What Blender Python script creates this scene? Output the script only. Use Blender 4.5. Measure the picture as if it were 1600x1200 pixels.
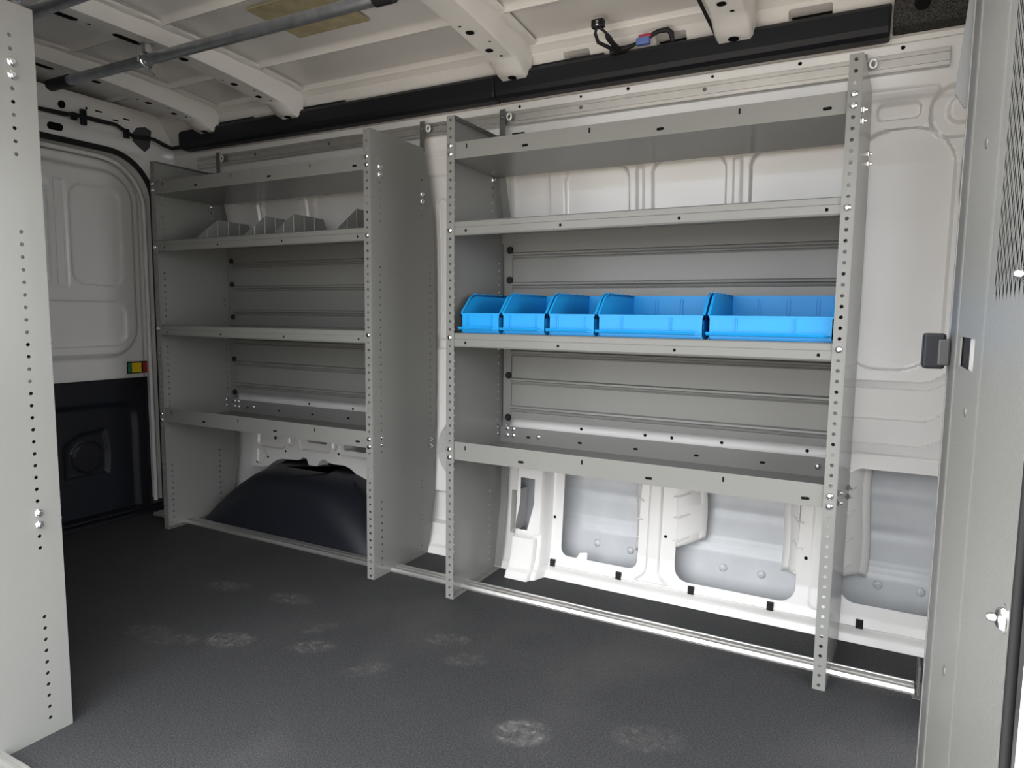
import bpy, bmesh, math, random
import numpy as np
from mathutils import Matrix, Vector
random.seed(4)
for o in list(bpy.data.objects): bpy.data.objects.remove(o, do_unlink=True)
SC = bpy.context.scene
COL = SC.collection

# ------------------------------------------------------------------ camera, world, sun, exposure
cam_d = bpy.data.cameras.new('camera'); cam = bpy.data.objects.new('camera', cam_d); COL.objects.link(cam)
cam_d.sensor_fit = 'HORIZONTAL'; cam_d.sensor_width = 36.0; cam_d.lens = 36.0 * 1053.2 / 1600.0
cam_d.clip_start = 0.02; cam_d.clip_end = 200
yaw, pitch, roll = 0.4903, 0.1015, 0.0119
fw = Vector((-math.sin(yaw) * math.cos(pitch), math.cos(yaw) * math.cos(pitch), -math.sin(pitch)))
ri = Vector((math.cos(yaw), math.sin(yaw), 0)); up = ri.cross(fw)
r2 = ri * math.cos(roll) + up * math.sin(roll); u2 = -ri * math.sin(roll) + up * math.cos(roll)
M = Matrix.Identity(4)
for i in range(3): M[i][0] = r2[i]; M[i][1] = u2[i]; M[i][2] = -fw[i]
M.translation = Vector((1.1852, -1.7772, 0.9227)); cam.matrix_world = M
SC.camera = cam
w = bpy.data.worlds.new('sky'); SC.world = w; w.use_nodes = True
bg = w.node_tree.nodes['Background']; bg.inputs[0].default_value = (0.95, 0.97, 1.0, 1)
wn = w.node_tree.nodes; wlk = w.node_tree.links
wtc = wn.new('ShaderNodeTexCoord'); wsx = wn.new('ShaderNodeSeparateXYZ'); wlk.new(wtc.outputs['Generated'], wsx.inputs[0])
wmr = wn.new('ShaderNodeMapRange'); wlk.new(wsx.outputs['Z'], wmr.inputs['Value'])     # overcast sky: zenith three times the horizon
wmr.inputs['From Min'].default_value = 0; wmr.inputs['From Max'].default_value = 1; wmr.inputs['To Min'].default_value = 1.9; wmr.inputs['To Max'].default_value = 4.5
wlk.new(wmr.outputs[0], bg.inputs[1])
sun_d = bpy.data.lights.new('sun', 'SUN'); sun = bpy.data.objects.new('sun', sun_d); COL.objects.link(sun)
sun_d.energy = 1.5; sun_d.angle = 0.03; sun_d.color = (1.0, 0.95, 0.88)
sun.rotation_euler = (math.radians(-28), math.radians(12), 0)      # high sun on the far side of the van: lights the yard, not the cargo bay
SC.view_settings.view_transform = 'Standard'; SC.view_settings.look = 'None'
SC.view_settings.exposure = 1.30; SC.view_settings.gamma = 1.0
try: SC.view_settings.use_curve_mapping = False
except Exception: pass

# ------------------------------------------------------------------ helpers
def tag(o, label=None, cat=None, group=None, kind=None):
    if label: o['label'] = label
    if cat: o['category'] = cat
    if group: o['group'] = group
    if kind: o['kind'] = kind
    return o
def empty(name, loc=(0, 0, 0), rz=0.0):
    o = bpy.data.objects.new(name, None); COL.objects.link(o); o.location = loc; o.rotation_euler = (0, 0, rz)
    o.empty_display_size = 0.05
    return o
class MB:
    def __init__(s): s.v = []; s.f = []; s.m = []
    def add(s, vs, fs, mi=0):
        b = len(s.v); s.v += [tuple(p) for p in vs]
        for f in fs: s.f.append(tuple(i + b for i in f)); s.m.append(mi)
    def box(s, x0, x1, y0, y1, z0, z1, mi=0):
        s.add([(x0, y0, z0), (x1, y0, z0), (x1, y1, z0), (x0, y1, z0), (x0, y0, z1), (x1, y0, z1), (x1, y1, z1), (x0, y1, z1)],
              [(0, 3, 2, 1), (4, 5, 6, 7), (0, 1, 5, 4), (1, 2, 6, 5), (2, 3, 7, 6), (3, 0, 4, 7)], mi)
    def extrude_x(s, prof, x0, x1, closed=True, mi=0, cap=True):
        n = len(prof); vs = [(x0, y, z) for y, z in prof] + [(x1, y, z) for y, z in prof]
        fs = [(i, (i + 1) % n, n + (i + 1) % n, n + i) for i in range(n if closed else n - 1)]
        if closed and cap: fs += [tuple(range(n))[::-1], tuple(range(n, 2 * n))]
        s.add(vs, fs, mi)
    def extrude_z(s, prof, z0, z1, mi=0):
        n = len(prof); vs = [(x, y, z0) for x, y in prof] + [(x, y, z1) for x, y in prof]
        s.add(vs, [(i, (i + 1) % n, n + (i + 1) % n, n + i) for i in range(n)] + [tuple(range(n))[::-1], tuple(range(n, 2 * n))], mi)
    def extrude_path(s, prof, axis_pts, mi=0):
        pass
    def tube(s, pts, r, n=8, mi=0, cap=True):
        pts = [Vector(p) for p in pts]; rings = []
        up0 = Vector((0.13, 0.21, 0.97))
        for i, p in enumerate(pts):
            d = (pts[min(i + 1, len(pts) - 1)] - pts[max(i - 1, 0)]).normalized()
            a = d.cross(up0)
            if a.length < .05: a = d.cross(Vector((1, 0, 0)))
            a.normalize(); b = d.cross(a)
            rr = r[i] if isinstance(r, (list, tuple)) else r
            rings.append([p + a * math.cos(2 * math.pi * k / n) * rr + b * math.sin(2 * math.pi * k / n) * rr for k in range(n)])
        vs = [q for R in rings for q in R]; fs = []
        for i in range(len(pts) - 1):
            for k in range(n):
                fs.append((i * n + k, i * n + (k + 1) % n, (i + 1) * n + (k + 1) % n, (i + 1) * n + k))
        if cap: fs += [tuple(range(n))[::-1], tuple(range((len(pts) - 1) * n, len(pts) * n))]
        s.add(vs, fs, mi)
    def dome(s, c, axis, r, h, n=10, mi=0):
        """pan-head fastener / plug: low dome on axis (unit vector)"""
        c = Vector(c); d = Vector(axis).normalized(); a = d.cross(Vector((.3, .2, .9))).normalized(); b = d.cross(a)
        vs = []; fs = []; L = [(1, 0), (1, .35), (.82, .75), (.45, .97)]
        for rr, hh in L:
            for k in range(n): vs.append(c + (a * math.cos(2 * math.pi * k / n) + b * math.sin(2 * math.pi * k / n)) * r * rr + d * h * hh)
        for i in range(len(L) - 1):
            for k in range(n): fs.append((i * n + k, i * n + (k + 1) % n, (i + 1) * n + (k + 1) % n, (i + 1) * n + k))
        vs.append(c + d * h); t = len(vs) - 1
        for k in range(n): fs.append(((len(L) - 1) * n + k, (len(L) - 1) * n + (k + 1) % n, t))
        s.add(vs, fs, mi)
    def slot(s, c, ax, ay, w, h, mi=0, n=10):
        """small flat oval, e.g. the dark floor of a punched slot"""
        c = Vector(c); ax = Vector(ax); ay = Vector(ay); q = []
        r = min(w, h) / 2
        for k in range(n):
            t = 2 * math.pi * (k + .5) / n
            q.append(c + ax * (math.cos(t) * r + math.copysign(max(0, w / 2 - r), math.cos(t))) + ay * (math.sin(t) * r + math.copysign(max(0, h / 2 - r), math.sin(t))))
        s.add(q, [tuple(range(n))], mi)
    def build(s, name, mats, parent=None, smooth=None, solid=0.0, bevel=0.0, weld=False, offset=-1):
        me = bpy.data.meshes.new(name); me.from_pydata(s.v, [], s.f)
        if not isinstance(mats, (list, tuple)): mats = [mats]
        for m in mats: me.materials.append(m)
        if len(mats) > 1: me.polygons.foreach_set('material_index', s.m)
        if weld:
            bm = bmesh.new(); bm.from_mesh(me); bmesh.ops.remove_doubles(bm, verts=bm.verts, dist=2e-5); bm.to_mesh(me); bm.free()
        if smooth:
            me.polygons.foreach_set('use_smooth', [True] * len(me.polygons)); me.set_sharp_from_angle(angle=math.radians(smooth))
        me.update()
        o = bpy.data.objects.new(name, me); COL.objects.link(o)
        if parent: o.parent = parent
        if solid:
            md = o.modifiers.new('thickness', 'SOLIDIFY'); md.thickness = solid; md.offset = offset
        if bevel:
            md = o.modifiers.new('bevel', 'BEVEL'); md.width = bevel; md.segments = 2; md.limit_method = 'ANGLE'; md.angle_limit = math.radians(40)
        return o
def mesh_part(name, me, mat_unused, parent, loc, rot=(0, 0, 0)):
    o = bpy.data.objects.new(name, me); COL.objects.link(o); o.parent = parent; o.location = loc; o.rotation_euler = rot
    return o

# ------------------------------------------------------------------ materials
def mat(name, col, rough=.5, metal=0.0, spec=.5, bump=0.0, bscale=200.0, var=0.0, vscale=6.0, coat=0.0, bdet=2.0):
    m = bpy.data.materials.new(name); m.use_nodes = True; nt = m.node_tree; b = nt.nodes['Principled BSDF']
    b.inputs['Base Color'].default_value = (*col, 1); b.inputs['Roughness'].default_value = rough; b.inputs['Metallic'].default_value = metal
    b.inputs['Specular IOR Level'].default_value = spec; b.inputs['Coat Weight'].default_value = coat; b.inputs['Coat Roughness'].default_value = .12
    tc = nt.nodes.new('ShaderNodeTexCoord')
    if bump:
        n = nt.nodes.new('ShaderNodeTexNoise'); n.inputs['Scale'].default_value = bscale; n.inputs['Detail'].default_value = bdet
        nt.links.new(tc.outputs['Object'], n.inputs['Vector'])
        bp = nt.nodes.new('ShaderNodeBump'); bp.inputs['Strength'].default_value = bump; bp.inputs['Distance'].default_value = .002
        nt.links.new(n.outputs['Fac'], bp.inputs['Height']); nt.links.new(bp.outputs['Normal'], b.inputs['Normal'])
    if var:
        n = nt.nodes.new('ShaderNodeTexNoise'); n.inputs['Scale'].default_value = vscale; n.inputs['Detail'].default_value = 4
        nt.links.new(tc.outputs['Object'], n.inputs['Vector'])
        r = nt.nodes.new('ShaderNodeValToRGB')
        r.color_ramp.elements[0].position = .3; r.color_ramp.elements[1].position = .72
        r.color_ramp.elements[0].color = (*[c * (1 - var) for c in col], 1); r.color_ramp.elements[1].color = (*[min(1, c * (1 + var)) for c in col], 1)
        nt.links.new(n.outputs['Fac'], r.inputs['Fac']); nt.links.new(r.outputs['Color'], b.inputs['Base Color'])
    return m
GREY = mat('shelf_grey_powder_coat', (.205, .206, .194), .16, spec=.20, bump=.05, bscale=900, var=.02, vscale=3)
GREYL = mat('partition_grey_powder_coat', (.175, .175, .166), .40, spec=.25, bump=.25, bscale=420)
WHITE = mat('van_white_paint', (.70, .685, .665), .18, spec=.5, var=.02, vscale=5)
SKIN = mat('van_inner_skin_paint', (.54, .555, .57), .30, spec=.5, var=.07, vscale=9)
BLACKP = mat('black_plastic', (.010, .011, .014), .42, spec=.22, bump=.10, bscale=700)
BLACKG = mat('black_trim_grained', (.010, .011, .016), .45, spec=.35, bump=.25, bscale=650)
RUBBER = mat('black_rubber', (.012, .012, .013), .6, spec=.3)
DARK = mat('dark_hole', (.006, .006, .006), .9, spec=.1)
ZINC = mat('zinc_bolt', (.82, .83, .84), .18, metal=1.0, bump=.1, bscale=300)
ALU = mat('extruded_aluminium', (.66, .645, .62), .36, metal=.88, var=.05, vscale=30, bump=.05, bscale=120)
GALV = mat('galvanised_pipe', (.33, .35, .38), .38, metal=.85, var=.18, vscale=22, bump=.08, bscale=200)
BRKT = mat('steel_bracket', (.15, .15, .145), .4, metal=.4)
RING = mat('bright_zinc_ring', (.85, .85, .82), .3, metal=.35)
BLUE = mat('blue_plastic', (.012, .30, .70), .40, spec=.3, bump=.05, bscale=300)
FELT = mat('dark_speckled_felt', (.045, .043, .040), .95, spec=.1, bump=.5, bscale=500, var=.8, vscale=260)
FOAM = mat('beige_damping_patch', (.36, .32, .20), .85, spec=.1, bump=.4, bscale=160, var=.15, vscale=25)
SEAM = mat('seam_sealer', (.60, .58, .54), .5)
GROUND = mat('concrete_yard', (.31, .275, .23), .9, spec=.2, var=.12, vscale=1.2)
YEL = mat('yellow_label', (.75, .52, .02), .4)
GRN = mat('green_label', (.02, .19, .09), .4)
RED = mat('red_label', (.34, .02, .02), .4)
CONB = mat('blue_connector', (.10, .16, .42), .4); CONR = mat('red_connector', (.32, .03, .07), .4)
def floor_material():
    m = bpy.data.materials.new('charcoal_rubber_mat'); m.use_nodes = True; nt = m.node_tree; b = nt.nodes['Principled BSDF']
    N = nt.nodes.new; L = nt.links.new
    tc = N('ShaderNodeTexCoord')
    def noise(s, d=2, rough=.5):
        n = N('ShaderNodeTexNoise'); n.inputs['Scale'].default_value = s; n.inputs['Detail'].default_value = d; n.inputs['Roughness'].default_value = rough
        L(tc.outputs['Object'], n.inputs['Vector']); return n.outputs['Fac']
    def math_(op, a, c, clamp=False):
        n = N('ShaderNodeMath'); n.operation = op; n.use_clamp = clamp
        for i, q in enumerate((a, c)):
            if isinstance(q, (int, float)): n.inputs[i].default_value = q
            else: L(q, n.inputs[i])
        return n.outputs[0]
    # dusty boot prints: (x, y, half length, half width, heading, strength)
    spots = [(.548, -.515, .070, .055, .5, 1.0), (.07, -.475, .075, .035, .9, .40), (-.14, -.455, .075, .04, .6, .5), (.165, -.235, .075, .04, .4, .40),
             (.27, -.31, .07, .04, .5, .36), (-.43, -.255, .09, .045, .2, .55), (-.69, -.28, .09, .045, .3, .55), (-.37, -.54, .085, .05, .4, .65),
             (-.62, -.62, .09, .045, .3, .4), (.80, -.40, .09, .06, .4, .30), (-.52, -.62, .1, .04, .4, .4), (-.20, -.36, .06, .03, 1.0, .4)]
    total = None
    vor = N('ShaderNodeTexVoronoi'); vor.inputs['Scale'].default_value = 62; L(tc.outputs['Object'], vor.inputs['Vector'])
    tread = math_('SUBTRACT', 1.0, math_('MULTIPLY', vor.outputs['Distance'], 2.2), True)
    brk = math_('MULTIPLY', math_('SUBTRACT', noise(38, 5, .7), .40), 6.0, True)
    for x, y, a, c, rot, st in spots:
        mp = N('ShaderNodeMapping'); mp.vector_type = 'TEXTURE'
        mp.inputs['Location'].default_value = (x, y, 0); mp.inputs['Rotation'].default_value = (0, 0, rot); mp.inputs['Scale'].default_value = (a, c, 1)
        L(tc.outputs['Object'], mp.inputs['Vector'])
        ln = N('ShaderNodeVectorMath'); ln.operation = 'LENGTH'; L(mp.outputs['Vector'], ln.inputs[0])
        k = math_('MULTIPLY', math_('MULTIPLY', math_('SUBTRACT', 1.0, ln.outputs['Value']), 3.0, True), st)
        total = k if total is None else math_('MAXIMUM', total, k)
    dust = math_('MULTIPLY', math_('MULTIPLY', total, brk), math_('ADD', math_('MULTIPLY', tread, .75), .25))
    haze = math_('MULTIPLY', math_('SUBTRACT', noise(2.3, 3), .5), .25, True)
    speck = math_('MULTIPLY', math_('SUBTRACT', noise(270, 3, .65), .43), 3.6, True)
    fac = math_('ADD', math_('ADD', math_('MULTIPLY', dust, .8), haze), math_('MULTIPLY', speck, .20), True)
    mx = N('ShaderNodeMix'); mx.data_type = 'RGBA'; L(fac, mx.inputs['Factor'])
    mx.inputs['A'].default_value = (.018, .019, .021, 1); mx.inputs['B'].default_value = (.26, .25, .235, 1)
    L(mx.outputs['Result'], b.inputs['Base Color']); b.inputs['Roughness'].default_value = .72; b.inputs['Specular IOR Level'].default_value = .42
    bp = N('ShaderNodeBump'); bp.inputs['Strength'].default_value = .75; bp.inputs['Distance'].default_value = .0016
    L(noise(330, 2), bp.inputs['Height']); L(bp.outputs['Normal'], b.inputs['Normal'])
    return m
FLOOR = floor_material()

# ------------------------------------------------------------------ stamped-sheet height fields
def smooth(t): t = np.clip(t, 0, 1); return t * t * (3 - 2 * t)
def rbox(X, Z, x0, x1, z0, z1, r):
    qx = np.abs(X - (x0 + x1) / 2) - (x1 - x0) / 2 + r; qz = np.abs(Z - (z0 + z1) / 2) - (z1 - z0) / 2 + r
    return np.minimum(np.maximum(qx, qz), 0) + np.hypot(np.maximum(qx, 0), np.maximum(qz, 0)) - r
def poly_sdf(X, Z, P):
    d = np.full(X.shape, 1e9); s = np.ones(X.shape); n = len(P)
    for i in range(n):
        ax, az = P[i]; bx, bz = P[i - 1]; ex, ez = bx - ax, bz - az; wx, wz = X - ax, Z - az
        t = np.clip((wx * ex + wz * ez) / (ex * ex + ez * ez), 0, 1); d = np.minimum(d, np.hypot(wx - ex * t, wz - ez * t))
        c1 = Z >= az; c2 = Z < bz; c3 = ex * wz > ez * wx
        flip = (c1 & c2 & c3) | (~c1 & ~c2 & ~c3); s = np.where(flip, -s, s)
    return d * s
class Field:
    """regular sheet of (a,b) with an offset h; hard() steps are snapped to their outline so that the edges stay crisp"""
    def __init__(s, a0, a1, b0, b1, step):
        na = int((a1 - a0) / step) + 1; nb = int((b1 - b0) / step) + 1
        s.A, s.B = np.meshgrid(np.linspace(a0, a1, na), np.linspace(b0, b1, nb)); s.step = step
        s.h = np.zeros_like(s.A); s.mi = np.zeros(s.A.shape, int); s.gone = np.zeros(s.A.shape, bool)
    def soft(s, sdf, depth, width):
        s.h += depth * smooth(-sdf(s.A, s.B) / width + .5)
    def hard(s, sdf, fn, mi=None):
        d = sdf(s.A, s.B); e = 1e-4
        gx = (sdf(s.A + e, s.B) - d) / e; gz = (sdf(s.A, s.B + e) - d) / e
        near = np.abs(d) < s.step * .62
        s.A = np.where(near, s.A - d * gx, s.A); s.B = np.where(near, s.B - d * gz, s.B)
        ins = (d < 0) & ~near
        s.h = np.where(ins, fn(s.A, s.B, s.h), s.h)
        if mi is not None: s.mi = np.where(ins, mi, s.mi)
    def cut(s, sdf):
        """punch a real opening through the sheet"""
        d = sdf(s.A, s.B); e = 1e-4
        gx = (sdf(s.A + e, s.B) - d) / e; gz = (sdf(s.A, s.B + e) - d) / e
        near = np.abs(d) < s.step * .62
        s.A = np.where(near, s.A - d * gx, s.A); s.B = np.where(near, s.B - d * gz, s.B)
        s.gone |= (d < 0) & ~near
    def build(s, name, mats, mapper, flip=False, parent=None, angle=38):
        P = mapper(s.A, s.B, s.h); nb, na = s.A.shape
        me = bpy.data.meshes.new(name); V = np.stack(P, -1).reshape(-1, 3)
        i = np.arange(nb - 1)[:, None] * na + np.arange(na - 1)[None]
        q = np.stack([i, i + 1, i + na + 1, i + na], -1).reshape(-1, 4)
        keep = ~s.gone.ravel()[q].any(1); q = q[keep]
        if flip: q = q[:, ::-1]
        me.vertices.add(len(V)); me.vertices.foreach_set('co', V.ravel().astype(np.float32))
        me.loops.add(q.size); me.loops.foreach_set('vertex_index', q.ravel().astype(np.int32))
        me.polygons.add(len(q)); me.polygons.foreach_set('loop_start', (np.arange(len(q)) * 4).astype(np.int32))
        try: me.polygons.foreach_set('loop_total', np.full(len(q), 4, np.int32))
        except Exception: pass
        for m in mats: me.materials.append(m)
        fm = np.minimum.reduce([s.mi[:-1, :-1], s.mi[1:, :-1], s.mi[:-1, 1:], s.mi[1:, 1:]]).ravel()[keep]
        me.polygons.foreach_set('material_index', fm.astype(np.int32))
        me.polygons.foreach_set('use_smooth', np.ones(len(q), bool))
        me.update(calc_edges=True); me.validate(); me.set_sharp_from_angle(angle=math.radians(angle))
        o = bpy.data.objects.new(name, me); COL.objects.link(o)
        if parent: o.parent = parent
        return o

# ------------------------------------------------------------------ setting: ground, floor
g = MB(); g.box(-14, 14, -16, 12, -.80, -.70); tag(g.build('ground', GROUND), 'pale concrete yard outside the van', 'ground', kind='structure')
f = MB(); f.box(-1.90, 1.46, -1.34, .44, -.035, 0); floor = f.build('floor', FLOOR, bevel=.006); tag(floor, 'charcoal rubber cargo floor mat with dusty boot prints', 'floor', kind='structure')

# ------------------------------------------------------------------ far side wall of the van (inner panel, stamped)
zk = [-.02, .0, .03, .06, .12, .30, .50, .90, 1.20, 1.35, 1.45, 1.55, 1.62, 1.68, 1.72, 1.80]
yk = [.325, .328, .345, .362, .374, .388, .402, .408, .404, .392, .374, .352, .338, .322, .300, .235]
def wall_y(z): return np.interp(z, zk, yk)
W = Field(-1.80, 1.46, -.01, 1.80, .004)
# soft pressings (positive = away from the bay)
for x0, x1, z0, z1, r in [(.225, .452, .70, 1.420, .045), (.530, .760, .70, 1.422, .045), (.832, 1.105, .70, 1.420, .045), (.035, .165, .70, 1.45, .035),
                          (-1.50, -1.300, .70, 1.43, .045), (-1.235, -1.06, .70, 1.42, .045), (-.925, -.50, .70, 1.42, .05)]:
    W.soft(lambda X, Z, a=(x0, x1, z0, z1, r): rbox(X, Z, *a), .014, .007)
for x0, x1 in [(.481, .503), (.783, .806), (-1.275, -1.255), (-1.015, -.965)]:
    W.soft(lambda X, Z, a=(x0, x1): rbox(X, Z, a[0], a[1], .7, 1.402, .0105), -.008, .010)
W.soft(lambda X, Z: rbox(X, Z, 1.095, 1.352, .782, 1.438, .11), .011, .004)               # big pocket beside the bulkhead
W.soft(lambda X, Z: rbox(X, Z, 1.16, 1.262, 1.462, 1.500, .014), .007, .005)
W.soft(lambda X, Z: rbox(X, Z, 1.285, 1.42, 1.405, 1.53, .055), .014, .012)
W.soft(lambda X, Z: rbox(X, Z, 1.325, 1.46, 1.440, 1.505, .03), -.010, .010)
W.soft(lambda X, Z: rbox(X, Z, 1.366, 1.46, 1.235, 1.36, .02), .010, .006)
W.soft(lambda X, Z: rbox(X, Z, -.312, -.266, .828, 1.36, .022), .012, .010)               # tall channel between the units
W.soft(lambda X, Z: rbox(X, Z, -.45, -.150, .79, 1.44, .05), .010, .012)
cz = [.750, .727, .640, .570, .535]                                                        # stepped horizontal creases by the bulkhead
for ca, cb in zip(cz, cz[1:]):
    bend = lambda X: 9 * np.maximum(0, X - 1.31) ** 2
    zr = W.B - bend(W.A); ins = (zr < ca) & (zr >= cb) & (W.A > 1.08)
    W.h += np.where(ins, -.0075 * np.clip((zr - cb) / (ca - cb), 0, 1), 0)
W.soft(lambda X, Z: np.where(X < 1.10, 1, np.abs(Z - .535) - .002), .004, .005)
W.soft(lambda X, Z: np.abs(Z - 1.515) - .006, -.005, .012)                                # long bead below the rail
W.soft(lambda X, Z: rbox(X, Z, 1.13, 1.30, 1.515, 1.535, .009), -.006, .008)
W.soft(lambda X, Z: rbox(X, Z, -1.8, 1.46, 1.645, 1.662, .004), .006, .004)               # flange line over the rail
# bead between the lower openings, flaring to the sill
W.soft(lambda X, Z: np.maximum(np.abs(X - .579 - .005 * (Z > 9)) - (.021 + .055 * np.clip((.085 - Z) / .05, 0, 1) ** 2), np.maximum(.045 - Z, Z - .50)), -.009, .006)
W.soft(lambda X, Z: rbox(X, Z, 1.060, 1.135, .06, .50, .02), -.005, .006)
W.soft(lambda X, Z: np.abs(Z - 1.785) - .004, -.006, .008)
W.soft(lambda X, Z: np.abs(Z - 1.768) - .002, .005, .006)
W.soft(lambda X, Z: Z - .027, -.010, .006)                                                # sill step
W.soft(lambda X, Z: np.where(X > .19, np.abs(Z - .033) - .0015, 1), .010, .0045)
# pillar
W.soft(lambda X, Z: rbox(X, Z, .072, .196, -.2, .47, .012), -.050, .026)
W.soft(lambda X, Z: rbox(X, Z, .078, .172, -.2, .138, .008), -.022, .008)
W.soft(lambda X, Z: rbox(X, Z, .084, .186, .145, .40, .02), -.006, .008)
# wheel-arch panel pressings
W.soft(lambda X, Z: rbox(X, Z, -1.305, -1.135, .308, .46, .025), .009, .007)
W.soft(lambda X, Z: rbox(X, Z, -1.045, -.860, .318, .46, .025), .009, .007)
W.soft(lambda X, Z: rbox(X, Z, -.815, -.52, .315, .46, .02), .009, .007)
W.soft(lambda X, Z: rbox(X, Z, -1.110, -1.080, .328, .46, .013), .007, .007)
W.soft(lambda X, Z: rbox(X, Z, -.850, -.828, .335, .46, .01), .007, .007)
W.soft(lambda X, Z: poly_sdf(X, Z, [(-1.305, .232), (-1.305, .295), (-1.265, .293), (-1.245, .270), (-1.275, .232)]), .008, .007)
W.soft(lambda X, Z: rbox(X, Z, -.64, -.50, .20, .32, .02), .006, .008)
# hard openings -> outer skin
W.cut(lambda X, Z: np.maximum(rbox(X, Z, .246, .526, .074, .50, .032), -poly_sdf(X, Z, [(.296, .05), (.318, .093), (.346, .098), (.348, .05)])))
W.cut(lambda X, Z: rbox(X, Z, .652, 1.021, .064, .50, .048))
W.cut(lambda X, Z: rbox(X, Z, 1.140, 1.50, .098, .492, .045))
W.cut(lambda X, Z: poly_sdf(X, Z, [(.099, .345), (.155, .345), (.156, .255), (.133, .158), (.083, .158), (.100, .253)]))
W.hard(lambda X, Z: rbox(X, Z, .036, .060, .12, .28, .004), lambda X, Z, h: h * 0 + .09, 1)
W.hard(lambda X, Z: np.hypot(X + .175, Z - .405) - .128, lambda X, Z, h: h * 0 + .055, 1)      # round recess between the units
W.hard(lambda X, Z: rbox(X, Z, -.46, -.01, .105, .235, .02), lambda X, Z, h: h * 0 + .03, 0)
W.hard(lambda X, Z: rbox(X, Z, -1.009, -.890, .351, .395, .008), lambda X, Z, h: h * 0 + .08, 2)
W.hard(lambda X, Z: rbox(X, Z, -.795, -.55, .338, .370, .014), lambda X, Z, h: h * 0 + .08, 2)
arch = [(-1.342, .210), (-1.241, .214), (-1.199, .242), (-1.174, .257), (-1.141, .263), (-1.05, .268), (-1.035, .272), (-1.015, .284), (-.998, .281), (-.977, .246), (-.958, .240), (-.939, .247),
        (-.915, .280), (-.893, .288), (-.870, .278), (-.845, .274), (-.773, .274), (-.742, .264), (-.652, .212), (-.47, .0), (-.47, -.1), (-1.82, -.1), (-1.82, .50), (-1.342, .50)]
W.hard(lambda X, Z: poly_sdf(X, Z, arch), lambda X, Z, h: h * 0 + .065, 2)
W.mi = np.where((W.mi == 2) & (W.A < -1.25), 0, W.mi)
for xa, xb in [(.262, .350), (.560, .652), (.930, 1.040)]:
    W.hard(lambda X, Z, a=(xa, xb): rbox(X, Z, a[0], a[1], 1.722, 1.757, .006), lambda X, Z, h: h * 0 + .04, 2)
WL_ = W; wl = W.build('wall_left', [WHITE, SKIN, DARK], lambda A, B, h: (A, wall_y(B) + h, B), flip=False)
tag(wl, 'white stamped steel side wall of the van behind the shelves', 'wall', kind='structure')
# fasteners, clips and skin studs that belong to the wall
clip = MB()
clip.box(-.0095, .0095, -.003, .006, -.0125, .0125); clip.box(-.007, .007, -.0045, -.003, -.010, .004)
clip_me = None
for x in (.222, .468, .713, .954, 1.198):
    if clip_me is None: o = clip.build('plastic_clip', RUBBER, wl, bevel=.001); clip_me = o.data; o.location = (x, .3505, .0455)
    else: o = mesh_part('plastic_clip', clip_me, None, wl, (x, .3505, .0455))
# outer skin seen through the openings: gently bowed sheet with two long creases
S = Field(.0, 1.46, -.01, .56, .006)
def skin_y(z): return np.interp(z, [-.02, .08, .15, .165, .19, .30, .40, .47, .56], [.455, .466, .471, .478, .486, .495, .500, .492, .470])
S.soft(lambda X, Z: np.abs(Z - .172) - .002, -.004, .004)
S.soft(lambda X, Z: np.abs(Z - .186) - .002, -.004, .004)
S.soft(lambda X, Z: np.abs(Z - .285) - .012, .004, .03)
S.soft(lambda X, Z: np.abs(Z - .40) - .010, -.004, .03)
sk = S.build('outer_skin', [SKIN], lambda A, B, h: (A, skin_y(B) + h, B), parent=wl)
tag(sk, 'dull outer body skin seen through the wall openings')
stud = MB(); stud.dome((0, 0, 0), (0, -1, 0), .013, .006, 14); stud.dome((0, -.005, 0), (0, -1, 0), .0045, .003, 8)
stud_me = None
for x, z in [(.345, .105), (.470, .100), (.790, .098), (.910, .098), (1.240, .130), (1.350, .130)]:
    y = float(skin_y(z)) - .001
    if stud_me is None: o = stud.build('skin_stud', SKIN, wl, smooth=50); stud_me = o.data; o.location = (x, y, z)
    else: mesh_part('skin_stud', stud_me, None, wl, (x, y, z))
hole = MB(); hole.dome((0, 0, 0), (0, -1, 0), .0055, .0012, 10); hole_me = None
for x, z, r in [(.215, .395, 1), (.215, .205, 1), (.127, .385, 1.7), (.617, .20, 1), (1.045, .205, 1), (.115, .09, 1), (-1.305, .232, 1), (-1.235, .262, 1), (-1.125, .300, 1), (-.812, .320, 1),
                (-1.20, .352, 1.4), (-.62, .335, 1.4), (.30, .528, 1), (.53, .528, 1), (.62, .528, 1), (.78, .528, 1), (1.03, .528, 1), (1.085, .518, 1),
                (-1.17, .528, 1), (-.99, .524, 1), (-.74, .52, 1), (.075, 1.632, 1), (.46, 1.636, 1), (.96, 1.633, 1), (1.21, 1.634, 1), (.30, 1.634, .8), (.72, 1.634, .8)]:
    off = -.050 - .006 if (.08 < x < .19 and z > .14) else (-.068 if (.08 < x < .17) else 0)
    y = float(wall_y(z)) + off - .0004
    if -1.26 < x < -1.14 and z > .31: y += .008
    if x < -.5 and z > .33 and z < .46 and not (-1.26 < x < -1.14): y += .008
    if hole_me is None: o = hole.build('punched_hole', DARK, wl); hole_me = o.data; o.location = (x, y, z); o.scale = (r, 1, r)
    else: o = mesh_part('punched_hole', hole_me, None, wl, (x, y, z)); o.scale = (r, 1, r)
sl = MB(); sl.slot((0, 0, 0), (1, 0, 0), (0, 0, 1), .05, .012); o = sl.build('long_slot', DARK, wl); o.location = (.062, float(wall_y(1.545)) - .0015, 1.548)
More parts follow.
